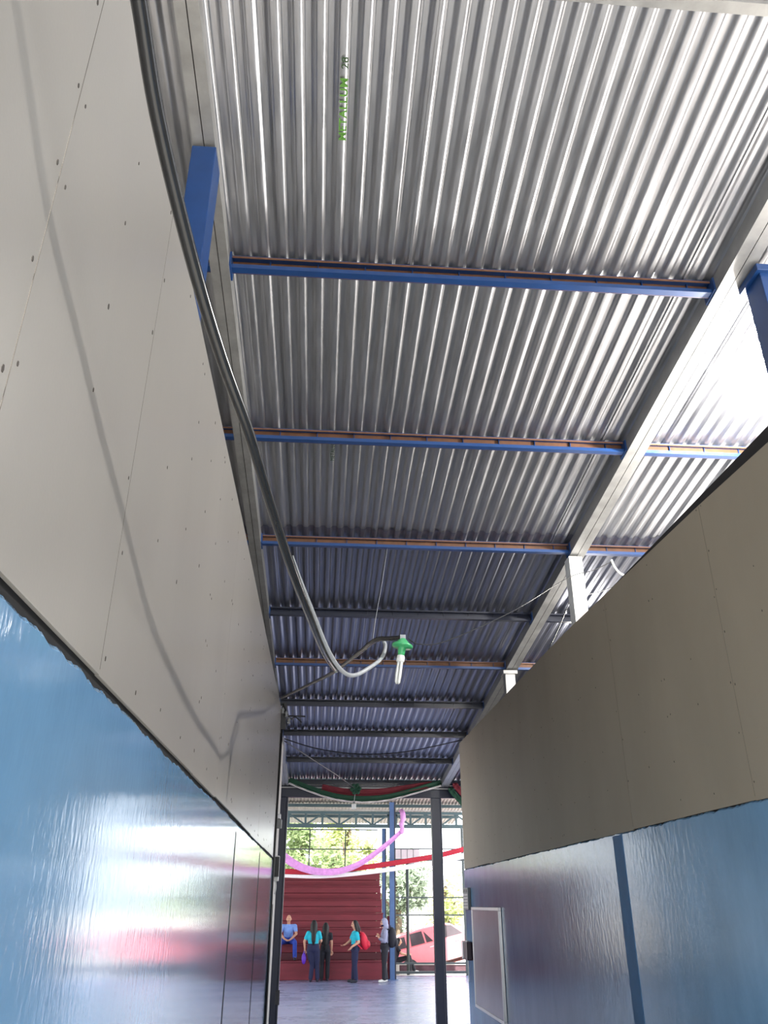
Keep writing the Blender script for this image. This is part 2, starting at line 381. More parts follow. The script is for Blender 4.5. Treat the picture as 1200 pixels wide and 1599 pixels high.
# ------------------------------------------------------------------ hall: roof, columns, trusses
def zh(y): return 5.03+S*(y-28.3)
hall = struct(bpy.data.objects.new('ceiling.001', None)); col.objects.link(hall)
for c in range(15):
    x0 = -9+.93*c
    corrugated(x0, x0+.95, 14.9, 31.9, lambda y: zh(y)+.11, ny=4, seg=8, wob=.002, dz=.004*(c % 2)).build('roof_sheet', 'sheet_hall', hall)
for y in [15.0+1.7*k for k in range(10)]:
    b = MB(); b.box(-9, 4.95, y-.05, y, zh(y), zh(y)+.10); b.build('purlin', 'truss', hall)
def column(x0, x1, y0, y1, z1, label):
    t = thing('steel_column', label, 'column', ((x0+x1)/2, (y0+y1)/2, 0)); cx, cy = t.location.x, t.location.y
    b = MB(); b.box(x0-cx, x1-cx-.045, y0-cy, y1-cy, 0, z1); b.build('shaft', 'colblue', t, .005)
    b = MB(); b.box(x1-cx-.045, x1-cx, y0-cy+.02, y1-cy-.02, 0, z1); b.build('side_channel', 'darkblue', t, .004)
    MB().box(x0-cx-.06, x1-cx+.06, y0-cy-.06, y1-cy+.06, 0, .015).build('base_plate', 'colblue', t)
    return t
column(2.24, 2.43, 27.62, 27.80, 5.07, 'tall blue steel column beside the hooded person at the right end of the red grandstand')
column(2.26, 2.41, 31.25, 31.42, 4.55, 'shorter blue column standing behind the grandstand, left of the tall column')
for a in ((4.95, 5.12), (-5.60, -5.42)):          # out of sight behind the corridor walls: part of the hall's structure
    t = struct(column(a[0], a[1], 27.62, 27.80, 5.0, ''))
    del t['label'], t['category']
def truss(x0, x1, label, n):
    t = thing('roof_truss', label, 'truss', ((x0+x1)/2, 27.70, 4.28)); cx = (x0+x1)/2
    yb = .04
    def q(b, name, m='truss'): return b.build(name, m, t)
    q(MB().box(x0-cx, x1-cx, -yb, yb, .41, .50), 'top_chord'); q(MB().box(x0-cx, x1-cx, -yb, yb, 0, .11), 'bottom_chord')
    q(MB().box(x0-cx, x1-cx, -yb-.03, yb, .525, .545), 'light_flange', 'galv')
    st = (x1-x0)/n
    for k in range(n+1):
        x = x0-cx+st*k; x = max(x0-cx+.03, min(x1-cx-.03, x)); q(MB().bar((x, 0, .09), (x, 0, .42), .07, .05), 'vertical')
    for k in range(n):
        a, b_ = x0-cx+st*k, x0-cx+st*(k+1)
        za, zc = (.40, .10) if k % 2 == 0 else (.10, .40)
        q(MB().bar((a+.03, .0, za), (b_-.03, .0, zc), .05, .05), 'diagonal')
truss(-5.42, 2.24, 'grey green lattice truss spanning above the red grandstand left of the tall column', 14)
truss(2.43, 4.95, 'grey green lattice truss section right of the tall column above the metal fence', 5)

# ------------------------------------------------------------------ grandstand
gs = thing('grandstand', 'red painted plank grandstand of seven steps behind the standing people', 'grandstand', (-1.5, 27.72, 0))
GX0, GX1 = -5.2+1.5, 2.14+1.5
tops = [.50, .93, 1.36, 1.79, 2.20, 2.62, 3.05]; zlo = 0
for k, zt in enumerate(tops):
    y0 = .56*k; hh = (zt-zlo-.03-.012)/2; x1 = GX1+.004*k
    for j in range(2 if k else 1):
        h2 = hh if k else zt-.034
        za = zlo+.004+j*(h2+.008)
        MB().box(GX0, x1, y0+.03+.006*j, y0+.06+.006*j, za, za+h2-.004).build('riser_plank', 'red' if (k, j) != (1, 0) else 'reddark', gs, .004)
    for j in range(2):
        MB().box(GX0-.02, x1+.02, y0+j*.29, y0+j*.29+.28, zt-.03, zt).build('tread_plank', 'red', gs, .004)
    MB().box(x1-.06, x1, y0+.07, 3.95, max(zlo, .0)+.002, zt-.032).build('end_panel', 'red', gs)
    zlo = zt
MB().box(GX0, GX1-.07, 3.90, 3.94, 0, 3.01).build('light_block_panel', 'reddark', gs)  # unseen panel added to stop light leaking between the planks
rp = MB(); rp.box(-.06, .06, -.02, .02, 0, 1.72)
o = rp.build('red_board', 'red'); o.location = (2.235, 27.86, 0); tag(o, 'narrow red board standing upright behind the hooded person beside the tall blue column', 'board')

# ------------------------------------------------------------------ grille above the grandstand and fence at its right
def grille(name, label, cat, x0, x1, y, zs, xs_, z0, z1, r=.016):
    t = thing(name, label, cat, ((x0+x1)/2, y, z0)); cx = (x0+x1)/2
    for z, rr in zs: MB().box(x0-cx, x1-cx, -rr, rr, z-z0-rr, z-z0+rr).build('rail', 'bar', t)
    for x, rr in xs_: MB().box(x-cx-rr, x-cx+rr, -rr-.004, rr+.004, 0, z1-z0).build('upright', 'bar', t)
grille('window_grille', 'thin grey bar grille above the top step of the red grandstand', 'grille', -5.2, 2.1, 31.32, [(3.84, .018), (3.10, .018), (4.5, .02)], [(-1.68-1.3*k, .022) for k in range(3)]+[(-.38, .022), (.92, .022)], 3.07, 4.5)
grille('metal_fence', 'open grey metal fence between the tall blue column and the right wall', 'fence', 2.44, 4.95, 29.2, [(.09, .035), (.345, .026), (1.73, .022), (2.25, .022), (3.40, .030), (3.74, .018)], [(2.50, .02), (4.86, .035)], .0, 4.4)
lw = thing('low_wall', 'low dark maroon wall with pinkish patches behind the metal fence', 'wall', (6.2, 32.5, -.1))
MB().box(-3.6, 4, -.12, .12, 0, .21).build('wall_body', 'wall_low', lw); MB().box(-3.65, 4.05, -.16, .16, .21, .25).build('coping', 'jamb', lw)
sp = thing('panel_on_pole', 'pale rectangular panel on a dark pole behind the metal fence', 'panel', (3.14, 31.0, -.1))
MB().tube([(0, 0, 0), (0, 0, 3.45)], .055, 10).build('pole', 'bar', sp); MB().box(-.44, .44, -.10, -.07, 3.46, 3.94).build('board_face', 'panel', sp)
for x in (-.22, 0, .22): MB().box(x-.006, x+.006, -.108, -.10, 3.46, 3.94).build('grid_line', 'bar', sp)
MB().box(-.44, .44, -.07, -.055, 3.44, 3.48).build('lower_rail', 'bar', sp)
MB().box(-.03, .03, -.07, -.05, 3.3, 3.9).build('bracket', 'bar', sp)

# ------------------------------------------------------------------ red car on the slope behind the fence
car = thing('car', 'red four door car parked uphill behind the low maroon wall', 'car', (4.85, 35.0, -.10)); car.rotation_euler = (0, math.radians(-13), 0)
body = [(-2.1, .35), (-2.12, .62), (-2.02, .86), (-1.75, .93), (1.05, .93), (1.5, .90), (1.98, .80), (2.1, .62), (2.1, .35), (1.75, .22), (-1.8, .22)]
b = MB(); b.prism(body, -.80, .80); b.build('body', 'car', car, .05)
cab_t = [(-1.72, 1.28), (-1.35, 1.42), (-.6, 1.47), (.35, 1.45), (.62, 1.38)]; cab_b = [(-2.0, .92), (1.25, .92)]
b = MB(); poly = [cab_b[0]]+cab_t+[cab_b[1]]; n = len(poly)
vv = [(x, -.76+.20*max(0, (z-.92)/.55), z) for x, z in poly]+[(x, .76-.20*max(0, (z-.92)/.55), z) for x, z in poly]
b.add(vv, [tuple(range(n)), tuple(range(n, 2*n))[::-1]]+[((i+1) % n, i, i+n, (i+1) % n+n) for i in range(n)]); b.build('cabin', 'car', car, .03)
def pane(pts, name='window_pane'):
    b = MB(); n = len(pts); f = lambda x, z, d: (x, -.76+.20*(z-.92)/.55-d, z)
    b.add([f(x, z, .012) for x, z in pts]+[f(x, z, -.01) for x, z in pts], [tuple(range(n))]+[((i+1) % n, i, i+n, (i+1) % n+n) for i in range(n)]); b.build(name, 'glass', car)
pane([(-1.74, .97), (-1.24, .97), (-1.24, 1.34), (-1.42, 1.34), (-1.62, 1.24)]); pane([(-1.06, .97), (-.52, .97), (-.55, 1.38), (-1.02, 1.38)])
pane([(-.46, .97), (-.20, .97), (-.48, 1.36)]); pane([(-.02, .97), (.98, .97), (.62, 1.33), (.45, 1.37), (-.02, 1.38)])
MB().add([(.66, -.54, 1.38), (.66, .54, 1.38), (1.22, .66, .945), (1.22, -.66, .945), (.64, -.54, 1.36), (.64, .54, 1.36), (1.20, .66, .93), (1.20, -.66, .93)], [(0, 3, 2, 1), (4, 5, 6, 7), (0, 1, 5, 4), (2, 3, 7, 6)]).build('windscreen', 'glass', car)
for x in (-1.28, 1.28):
    for sy in (-1, 1):
        wh = MB(); wh.lathe([(.31, -.10), (.33, -.08), (.33, .08), (.31, .10)], (x, sy*.74, .26), 'y', 20); wo = wh.build('wheel', 'tyre', car)
        MB().lathe([(.19, -.012), (.17, .012)], (x, sy*.855, .26), 'y', 16).build('hub_cap', 'alu', wo)
for sx, nm in ((2.09, 'front_bumper'), (-2.12, 'rear_bumper')): MB().box(sx-.05, sx+.05, -.78, .78, .36, .52).build(nm, 'plaque', car, .02)
for x in (-.30, .70): MB().box(x-.08, x+.08, -.825, -.80, .78, .81).build('door_handle', 'alu', car)
# sloping drive under the car
struct(MB().add([(2.2, 33.2, -.62), (9.5, 33.2, 1.05), (9.5, 37.0, 1.05), (2.2, 37.0, -.62)], [(0, 1, 2, 3)]).build('driveway', 'ground'))

# ------------------------------------------------------------------ trees beyond
def tree(x, y, h, rx, rz, nleaf, m, label, zc=None):
    t = thing('tree', label, 'tree', (x, y, -.1), 0, None)
    zc = zc or h-rz
    tr = MB(); tr.tube(spline([(0, 0, 0), (.1, 0, zc*.5), (-.05, .1, zc), (.1, 0, zc+rz*.6)], 3), [.22-.014*k for k in range(10)], 8); tr.build('trunk', 'bark', t)
    for k in range(4):
        a = k*1.6+x; br = MB(); e = (math.cos(a)*rx*.7, math.sin(a)*rx*.7, zc+rz*.3*math.sin(k))
        br.tube(spline([(0, 0, zc*.6), (e[0]*.4, e[1]*.4, zc*.8), e], 3), [.10-.011*k2 for k2 in range(7)], 6); br.build('branch', 'bark', t)
    lf = MB(); blobs = [(random.gauss(0, .42)*rx, random.gauss(0, .42)*rx, zc+random.gauss(0, .42)*rz, random.uniform(.35, .8)) for _ in range(26)]
    for _ in range(nleaf):
        bx, by, bz, br_ = random.choice(blobs)
        c = Vector((bx+random.gauss(0, .5)*br_, by+random.gauss(0, .5)*br_, max(.3, bz+random.gauss(0, .5)*br_)))
        a = Vector((random.gauss(0, 1), random.gauss(0, 1), random.gauss(0, .6))).normalized(); u = a.orthogonal().normalized(); q = random.uniform(.07, .16)
        lf.add([c-a*q*1.5, c+u*q*.55, c+a*q*1.5, c-u*q*.55], [(0, 1, 2, 3)])
    o = lf.build('foliage', m, t); o['kind'] = 'stuff'
TREES = [(-4.6, 43, 6.4, 2.6, 2.3, 2600, 'leaf2', 'yellow green tree seen behind the grille furthest left, beside the left portal post'),
 (-.9, 46, 6.8, 2.3, 2.2, 2600, 'leaf', 'mid green tree behind the second gap of the bar grille'),
 (1.3, 41, 6.2, 1.6, 2.0, 1900, 'leaf2', 'pale tree with slim crown behind the grille left of the blue columns'),
 (3.9, 44, 4.8, 1.7, 2.2, 3800, 'leaf3', 'bushy grey green tree above the red car roof, right of the tall column'),
 (6.9, 48, 3.6, 1.1, 1.4, 900, 'leaf2', 'small sparse tree behind the red car at the right wall edge'),
 (-2.6, 39, 5.0, 1.5, 1.6, 1500, 'leaf3', 'low leafy shrub just above the left half of the grandstand top'),
 (.6, 38.5, 4.7, 1.4, 1.5, 1500, 'leaf', 'low leafy shrub just above the right half of the grandstand top'),
 (-3.0, 56, 7.5, 3.0, 2.6, 2400, 'leaf3', 'far grey green tree filling the grille between nearer crowns')]
for a in TREES: tree(*a)

# ------------------------------------------------------------------ lamp, pipe, cables
lamp = thing('hanging_lamp', 'compact white bulb under a green plastic lampholder hanging from the dark pipe', 'lamp', (.555, 5.6, 3.77))
d = Matrix.Rotation(math.radians(8), 3, 'Y')
b = MB(); b.lathe([(.012, .03), (.030, .012), (.055, -.012), (.074, -.022), (.078, -.032), (.072, -.042), (.030, -.046), (.026, -.085), (.024, -.11)], seg=24); g = b.build('lampholder', 'green', lamp)
g.rotation_euler = (0, math.radians(8), 0)
b = MB(); b.lathe([(.026, -.105), (.030, -.115), (.030, -.145), (.024, -.155)], seg=18); bb = b.build('bulb_base', 'white', lamp); bb.rotation_euler = g.rotation_euler
for k in range(4):
    a = k*math.pi/2+.6; x, y = .015*math.cos(a), .015*math.sin(a)
    tb = MB(); tb.tube([(x, y, -.15), (x*1.05, y*1.05, -.25), (x*.9, y*.9, -.30), (x*.5, y*.5, -.312)], [.010, .010, .009, .005], 8); tb.build('bulb_tube', 'paleglass', bb)
MB().box(-.02, .02, -.015, .015, .02, .05).build('terminal', 'greycable', lamp)
pipe_pts = [(-.62, 11.48, 4.704), (-.179, 9.5, 4.421), (.072, 8.0, 4.169), (.273, 6.6, 3.969), (.347, 6.05, 3.893), (.40, 5.85, 3.866), (.452, 5.75, 3.838), (.558, 5.6, 3.80)]
b = MB(); b.tube(spline(pipe_pts, 6), .019, 10); o = b.build('conduit_pipe', 'pipe'); tag(o, 'dark conduit pipe reaching from the left wall end up to the hanging lamp', 'pipe')
CB = [(-.56, .3, 4.12), (-.50, .75, 3.95), (-.46, 1.05, 3.84), (-.44, 1.3, 3.72), (-.39, 1.61, 3.58), (-.34, 1.95, 3.51), (-.28, 2.27, 3.45), (-.23, 2.63, 3.39), (-.16, 3.08, 3.31), (-.10, 3.54, 3.29), (-.01, 4.3, 3.30), (.08, 4.93, 3.36), (.17, 5.22, 3.41), (.291, 5.38, 3.515), (.38, 5.6, 3.643), (.425, 5.85, 3.80), (.41, 5.86, 3.85)]
pts = spline(CB, 6)
b = MB(); b.tube(pts[:66], .0185, 10); o = b.build('black_cable', 'pipe'); tag(o, 'thick black cable sagging beside the left wall boards', 'cable')
b = MB(); b.tube([p+Vector((.022, .012, .010)) for p in pts[47:]], [.002+.012*min(1, k/14) for k in range(len(pts)-47)], 10); o = b.build('grey_cable', 'greycable'); tag(o, 'light grey cable curling up to the pipe beside the lamp', 'cable')
def wire(name, pts_, r, m, label, n=8, cat='wire'):
    b = MB(); b.tube(spline(pts_, n), r, 6); o = b.build(name, m); return tag(o, label, cat)
wire('hanging_wire', [(.36, 6.02, 3.90), (.40, 6.3, 4.18), (.489, 6.8, 4.694), (.584, 7.40, 5.30)], .0022, 'greycable', 'thin wire from the third purlin down to the conduit pipe')
wire('wire', [(.60, 5.62, 3.80), (.70, 5.75, 3.80), (.984, 6.2, 3.975), (1.704, 6.9, 4.482), (2.416, 7.36, 5.016), (2.693, 7.36, 5.11), (2.923, 7.40, 5.232)], .004, 'pipe', 'thin dark wire from the lamp across to the white stub post')
wire('conduit_tube', [(2.915, 7.40, 5.25), (2.935, 7.40, 5.18), (2.975, 7.40, 5.115), (3.03, 7.4, 5.078), (3.09, 7.4, 5.05)], .012, 'white', 'short white plastic tube hooked below the roof behind the right wall', cat='tube')
wire('wire', [(2.62, 7.62, 4.93), (2.6, 7.0, 4.74), (2.56, 6.3, 4.56)], .004, 'greycable', 'pale wire running from the white stub post down behind the wall top')
wire('wire', [(2.56, 7.7, 4.98), (2.54, 8.2, 4.78), (2.52, 8.85, 4.60)], .005, 'pipe', 'dark wire slanting down right of the second rafter to the right wall top')
wire('wire', [(-.59, 12.4, 4.30), (-.05, 12.8, 4.22), (.677, 13.3, 4.234), (1.463, 13.8, 4.377), (2.44, 14.2, 4.648)], .009, 'black', 'dark sagging wire strung across the corridor before the header')
wire('wire', [(-.59, 12.42, 4.27), (-.151, 13.5, 4.165), (.311, 15.3, 4.157), (.68, 17.25, 4.20)], .009, 'black', 'straight dark wire slanting down to the green bow on the header')

# bracket, conduits and boxes at the end of the left wall
br = thing('wire_bracket', 'cluttered black wire bracket with a rod on the top of the left wall end', 'bracket', (-.64, 12.40, 4.64))
MB().box(-.02, .06, -.02, .02, -.20, .20).build('bracket_plate', 'black', br, .005)
MB().tube([(.02, -.02, .0), (.35, -.02, -.004)], .012, 8).build('rod', 'black', br)
for (x, z) in ((.0, .07), (.06, .02), (.10, -.08)):
    b = MB(); b.lathe([(.012, -.05), (.03, -.03), (.018, -.01), (.03, .01), (.012, .05)], (x, -.05, z), 'z', 12); b.build('insulator', 'plaque', br)
b = MB(); b.tube(spline([(.0, -.03, .18), (.06, -.05, .05), (.13, -.04, -.05), (.20, -.03, -.02), (.30, -.03, -.10)], 5), .010, 6); b.build('loose_wire', 'pipe', br)
for k, (x, y) in enumerate(((-.652, 12.45), (-.685, 12.75))):
    b = MB(); b.tube([(x, y, .0), (x, y, 2.4), (x+.01, y, 4.45)], .016 if k == 0 else .013, 8); o = b.build('wall_conduit', 'black')
    tag(o, ['black vertical conduit at the edge of the left wall boards', 'thin black vertical conduit on the pale jamb of the left wall'][k], 'conduit')
bx = thing('junction_box', 'small metal junction box high on the pale jamb at the left wall end', 'box', (-.67, 13.6, 3.24))
MB().box(-.03, .05, -.07, .07, -.11, .02).build('box_body', 'plaque', bx, .006); MB().box(-.03, .03, -.05, .05, .03, .10).build('box_lid', 'alu', bx, .006)
bx = thing('switch_panel', 'tall white switch panel with dark edge halfway up the left jamb', 'switch', (-.67, 13.6, 2.55))
MB().box(-.03, .045, -.05, .10, -.18, .18).build('panel_case', 'white', bx, .01); MB().box(-.03, .05, -.085, -.052, -.12, .16).build('dark_side', 'black', bx, .005)
MB().tube(spline([(.0, .02, -.18), (.01, .03, -.26), (.0, 0, -.36)], 4), .012, 6).build('lead', 'white', bx)
o = MB().box(-.02, .02, -.05, .05, -.95, .95).build('door_leaf_edge', 'gap'); o.location = (-.685, 13.15, 1.1); tag(o, 'dark narrow slot of a door edge below the white switch panel', 'door')

# ------------------------------------------------------------------ things on the right wall
wb = thing('notice_board', 'framed grey board hanging on the blue right wall', 'board', (2.45, 12.8, 1.34))
MB().box(-.032, -.004, -1.02, 1.02, -.65, .65).build('board_face', 'boardface', wb)
for (y0, y1, z0, z1) in ((-1.05, 1.05, .63, .67), (-1.05, 1.05, -.67, -.63), (-1.05, -1.01, -.63, .63), (1.01, 1.05, -.63, .63)):
    MB().box(-.042, -.002, y0, y1, z0, z1).build('frame_strip', 'alu', wb, .004)
pq = thing('wall_plaque', 'small grey slotted plaque at the far end of the right wall above a dark box', 'plaque', (2.45, 14.28, 2.13))
MB().box(-.05, -.002, -.22, .24, -.16, .16).build('plate', 'plaque', pq, .006)
for k in range(5): MB().box(-.056, -.05, -.19, .20, -.13+.045*k, -.115+.045*k).build('slat', 'alu', pq)
for y in (-.15, 0, .14): MB().box(-.055, -.05, y, y+.05, .09, .14).build('slot', 'black', pq)
bo = thing('bell_box', 'dark maroon box with pale side at the far end of the right wall', 'box', (2.45, 14.32, 1.39))
MB().box(-.10, -.002, -.24, .10, -.13, .13).build('case', 'maroon', bo, .02); MB().box(-.11, -.002, .10, .20, -.13, .13).build('pale_side', 'alu', bo, .015)
MB().tube(spline([(-.03, .06, -.13), (-.035, .02, -.25), (-.03, .05, -.36), (-.02, .1, -.44)], 5), .010, 6).build('lead', 'white', bo)

# ------------------------------------------------------------------ streamers and the garland
def ribbon(pts_, wid, m, name, parent=None, yth=.012, wdir=(0, 0, 1), ruffle=.0, n=7):
    P_ = spline(pts_, n); b = MB(); wv = Vector(wdir); vv = []; ff = []; L_ = len(P_)
    for i, p in enumerate(P_):
        wd = wid[0]+(wid[1]-wid[0])*i/(L_-1) if isinstance(wid, tuple) else wid
        t = (P_[min(i+1, L_-1)]-P_[max(i-1, 0)]).normalized(); nn = Vector((-t.z, 0, t.x)); nn = nn if nn.z >= 0 else -nn
        for s_ in range(5):
            f = s_/4-.5; off = Vector((0, yth*math.cos(f*5)+ruffle*math.sin(i*1.7+f*4), 0)); vv.append(p+nn*wd*f+off)
        for s_ in (4, 3, 2, 1, 0):
            f = s_/4-.5; off = Vector((0, yth*math.cos(f*5)+ruffle*math.sin(i*1.7+f*4)+.006, 0)); vv.append(p+nn*wd*f+off)
    for i in range(L_-1):
        for k in range(10):
            a, c = i*10+k, i*10+(k+1) % 10; ff.append((a, c, c+10, a+10))
    b.add(vv, ff, 0, True); return b.build(name, m, parent)
pk = thing('pink_streamer', 'pink fabric streamer sagging from the left post and knotted up to the truss', 'streamer')
ribbon([(-3.4, 27.62, 4.70), (-2.4, 26.95, 4.2), (-1.504, 26.95, 3.673), (-1.187, 26.95, 3.43), (-.776, 26.95, 3.17), (-.372, 26.95, 3.02), (.028, 26.95, 2.95), (.624, 26.95, 2.97), (1.22, 26.95, 3.166), (1.823, 26.95, 3.538), (2.333, 26.95, 3.93), (2.57, 26.95, 4.14)], (.30, .12), 'pink', 'sagging_band', pk, .03, ruffle=.01)
b = MB(); b.tube(spline([(2.56, 26.95, 4.06), (2.59, 26.97, 4.2), (2.57, 26.95, 4.35), (2.62, 27.0, 4.5), (2.62, 27.1, 4.68), (2.63, 27.62, 4.80)], 4), [.05, .07, .085, .08, .075, .06, .065, .08, .085, .07, .065, .075, .085, .09, .085, .085, .085, .08, .08, .08, .07], 8); b.build('twisted_end', 'pink', pk)
rw = thing('red_white_streamer', 'red and white fabric streamer stretched across the hall over the grandstand top', 'streamer')
RW = [(-4.2, 27.6, 3.06), (-3.2, 27.08, 2.96), (-1.546, 27.08, 2.885), (-1.155, 27.08, 2.89), (.029, 27.08, 2.885), (1.219, 27.08, 2.99), (2.219, 27.08, 3.12), (3.23, 27.08, 3.27), (3.843, 27.08, 3.38), (4.566, 27.08, 3.55), (4.82, 27.3, 3.64), (4.90, 27.68, 3.66)]
ribbon([(x, y, z+.07) for x, y, z in RW], .15, 'bunt_r', 'red_band', rw, .015, ruffle=.006)
ribbon([(x, y, z-.05-.012*(x+1.5 if x > -1.5 else 0)) for x, y, z in RW], (.05, .19), 'bunt_w', 'white_band', rw, .015, ruffle=.006)
gl = thing('garland', 'green red and white fabric garland sagging from the header between the two posts', 'garland')
GT = [(-.685, 17.32, 4.36), (-.302, 17.32, 4.215), (.23, 17.32, 4.06), (.759, 17.32, 4.0), (1.288, 17.32, 4.03), (1.822, 17.32, 4.15), (2.49, 17.32, 4.34)]
ribbon([(x, y, z) for x, y, z in GT], .11, 'bunt_g', 'green_band', gl, .02, ruffle=.008)
ribbon([(x, y-.01, z-.065) for x, y, z in GT], .035, 'bunt_w', 'white_edge', gl, .015, ruffle=.004)
ribbon([(.0, 17.34, 4.22), (.4, 17.34, 4.15), (.759, 17.34, 4.125), (1.288, 17.34, 4.15), (1.75, 17.34, 4.22), (2.3, 17.34, 4.30)], .13, 'bunt_rd', 'red_band', gl, .02, ruffle=.008)
b = MB()
for a in range(6):
    t = a*math.pi/3; b.tube(spline([(.70, 17.30, 4.19), (.70+.10*math.cos(t), 17.27, 4.19+.10*math.sin(t)), (.70+.07*math.cos(t+.7), 17.29, 4.19+.07*math.sin(t+.7)), (.70, 17.30, 4.19)], 4), .025, 6)
b.build('bow', 'bunt_g', gl)
g2 = thing('garland', 'green and red garland end hanging right of the right post', 'garland')
GR = [(2.68, 17.30, 4.24), (2.70, 17.28, 4.17), (2.86, 17.27, 3.99), (3.00, 17.27, 3.86), (3.3, 17.27, 3.70), (3.9, 17.3, 3.95), (4.2, 17.36, 4.15)]
ribbon(GR, .11, 'bunt_g', 'green_band', g2, .02, ruffle=.008); ribbon([(x+.10, y+.02, z+.10) for x, y, z in GR], .12, 'bunt_rd', 'red_band', g2, .02, ruffle=.008)
hb = thing('hanging_socket', 'small white box hanging on a cord below the green bow of the header', 'box', (.666, 17.26, 3.80))
MB().box(-.045, .045, -.035, .035, 0, .09).build('box_body', 'white', hb, .008); MB().tube([(0, 0, .09), (.03, .03, .39)], .006, 6).build('cord', 'greycable', hb)
MB().box(-.025, .025, -.02, .02, .10, .14).build('plug', 'plaque', hb, .005)

# ------------------------------------------------------------------ people
def limb(b, pts, rs, seg=12):
    """tapered tube with round joints, later fused into one surface"""
    pts = [Vector(p) for p in pts]
    for i in range(len(pts)-1): b.tube([pts[i], pts[i+1]], [rs[i], rs[i+1]], seg)
    for p, r in zip(pts, rs): b.ell(p, (r, r, r), seg, 8)
def fuse(b, name, m, parent, vox=.012, smooth=4):
    me = bpy.data.meshes.new(name+'_raw'); me.from_pydata(b.v, [], b.f); o = bpy.data.objects.new(name+'_raw', me); col.objects.link(o)
    r = o.modifiers.new('remesh', 'REMESH'); r.mode = 'VOXEL'; r.voxel_size = vox; r.use_smooth_shade = True
    k = o.modifiers.new('smooth', 'SMOOTH'); k.iterations = smooth; k.factor = .5
    dg = bpy.context.evaluated_depsgraph_get(); ev = bpy.data.meshes.new_from_object(o.evaluated_get(dg))
    bpy.data.objects.remove(o); bpy.data.meshes.remove(me)
    ev.name = name; ev.materials.clear(); ev.materials.append(MT[m])
    for p in ev.polygons: p.use_smooth = True
    q = bpy.data.objects.new(name, ev); col.objects.link(q); q.parent = parent; return q
BASE = dict(pelvis=(0, 0, .86), belly=(0, 0, 1.0), chest=(0, .01, 1.17), neckb=(0, .01, 1.32), head0=(0, -.01, 1.41), head1=(0, -.02, 1.49), head2=(0, -.005, 1.56),
            shR=(-.16, .01, 1.27), elR=(-.21, .02, 1.03), wrR=(-.21, -.03, .82), haR=(-.21, -.05, .75),
            shL=(.16, .01, 1.27), elL=(.21, .02, 1.03), wrL=(.21, -.03, .82), haL=(.21, -.05, .75),
            hipR=(-.085, 0, .80), knR=(-.09, -.01, .44), anR=(-.09, .02, .07), toR=(-.09, -.13, .03),
            hipL=(.085, 0, .80), knL=(.09, -.01, .44), anL=(.09, .02, .07), toL=(.09, -.13, .03))
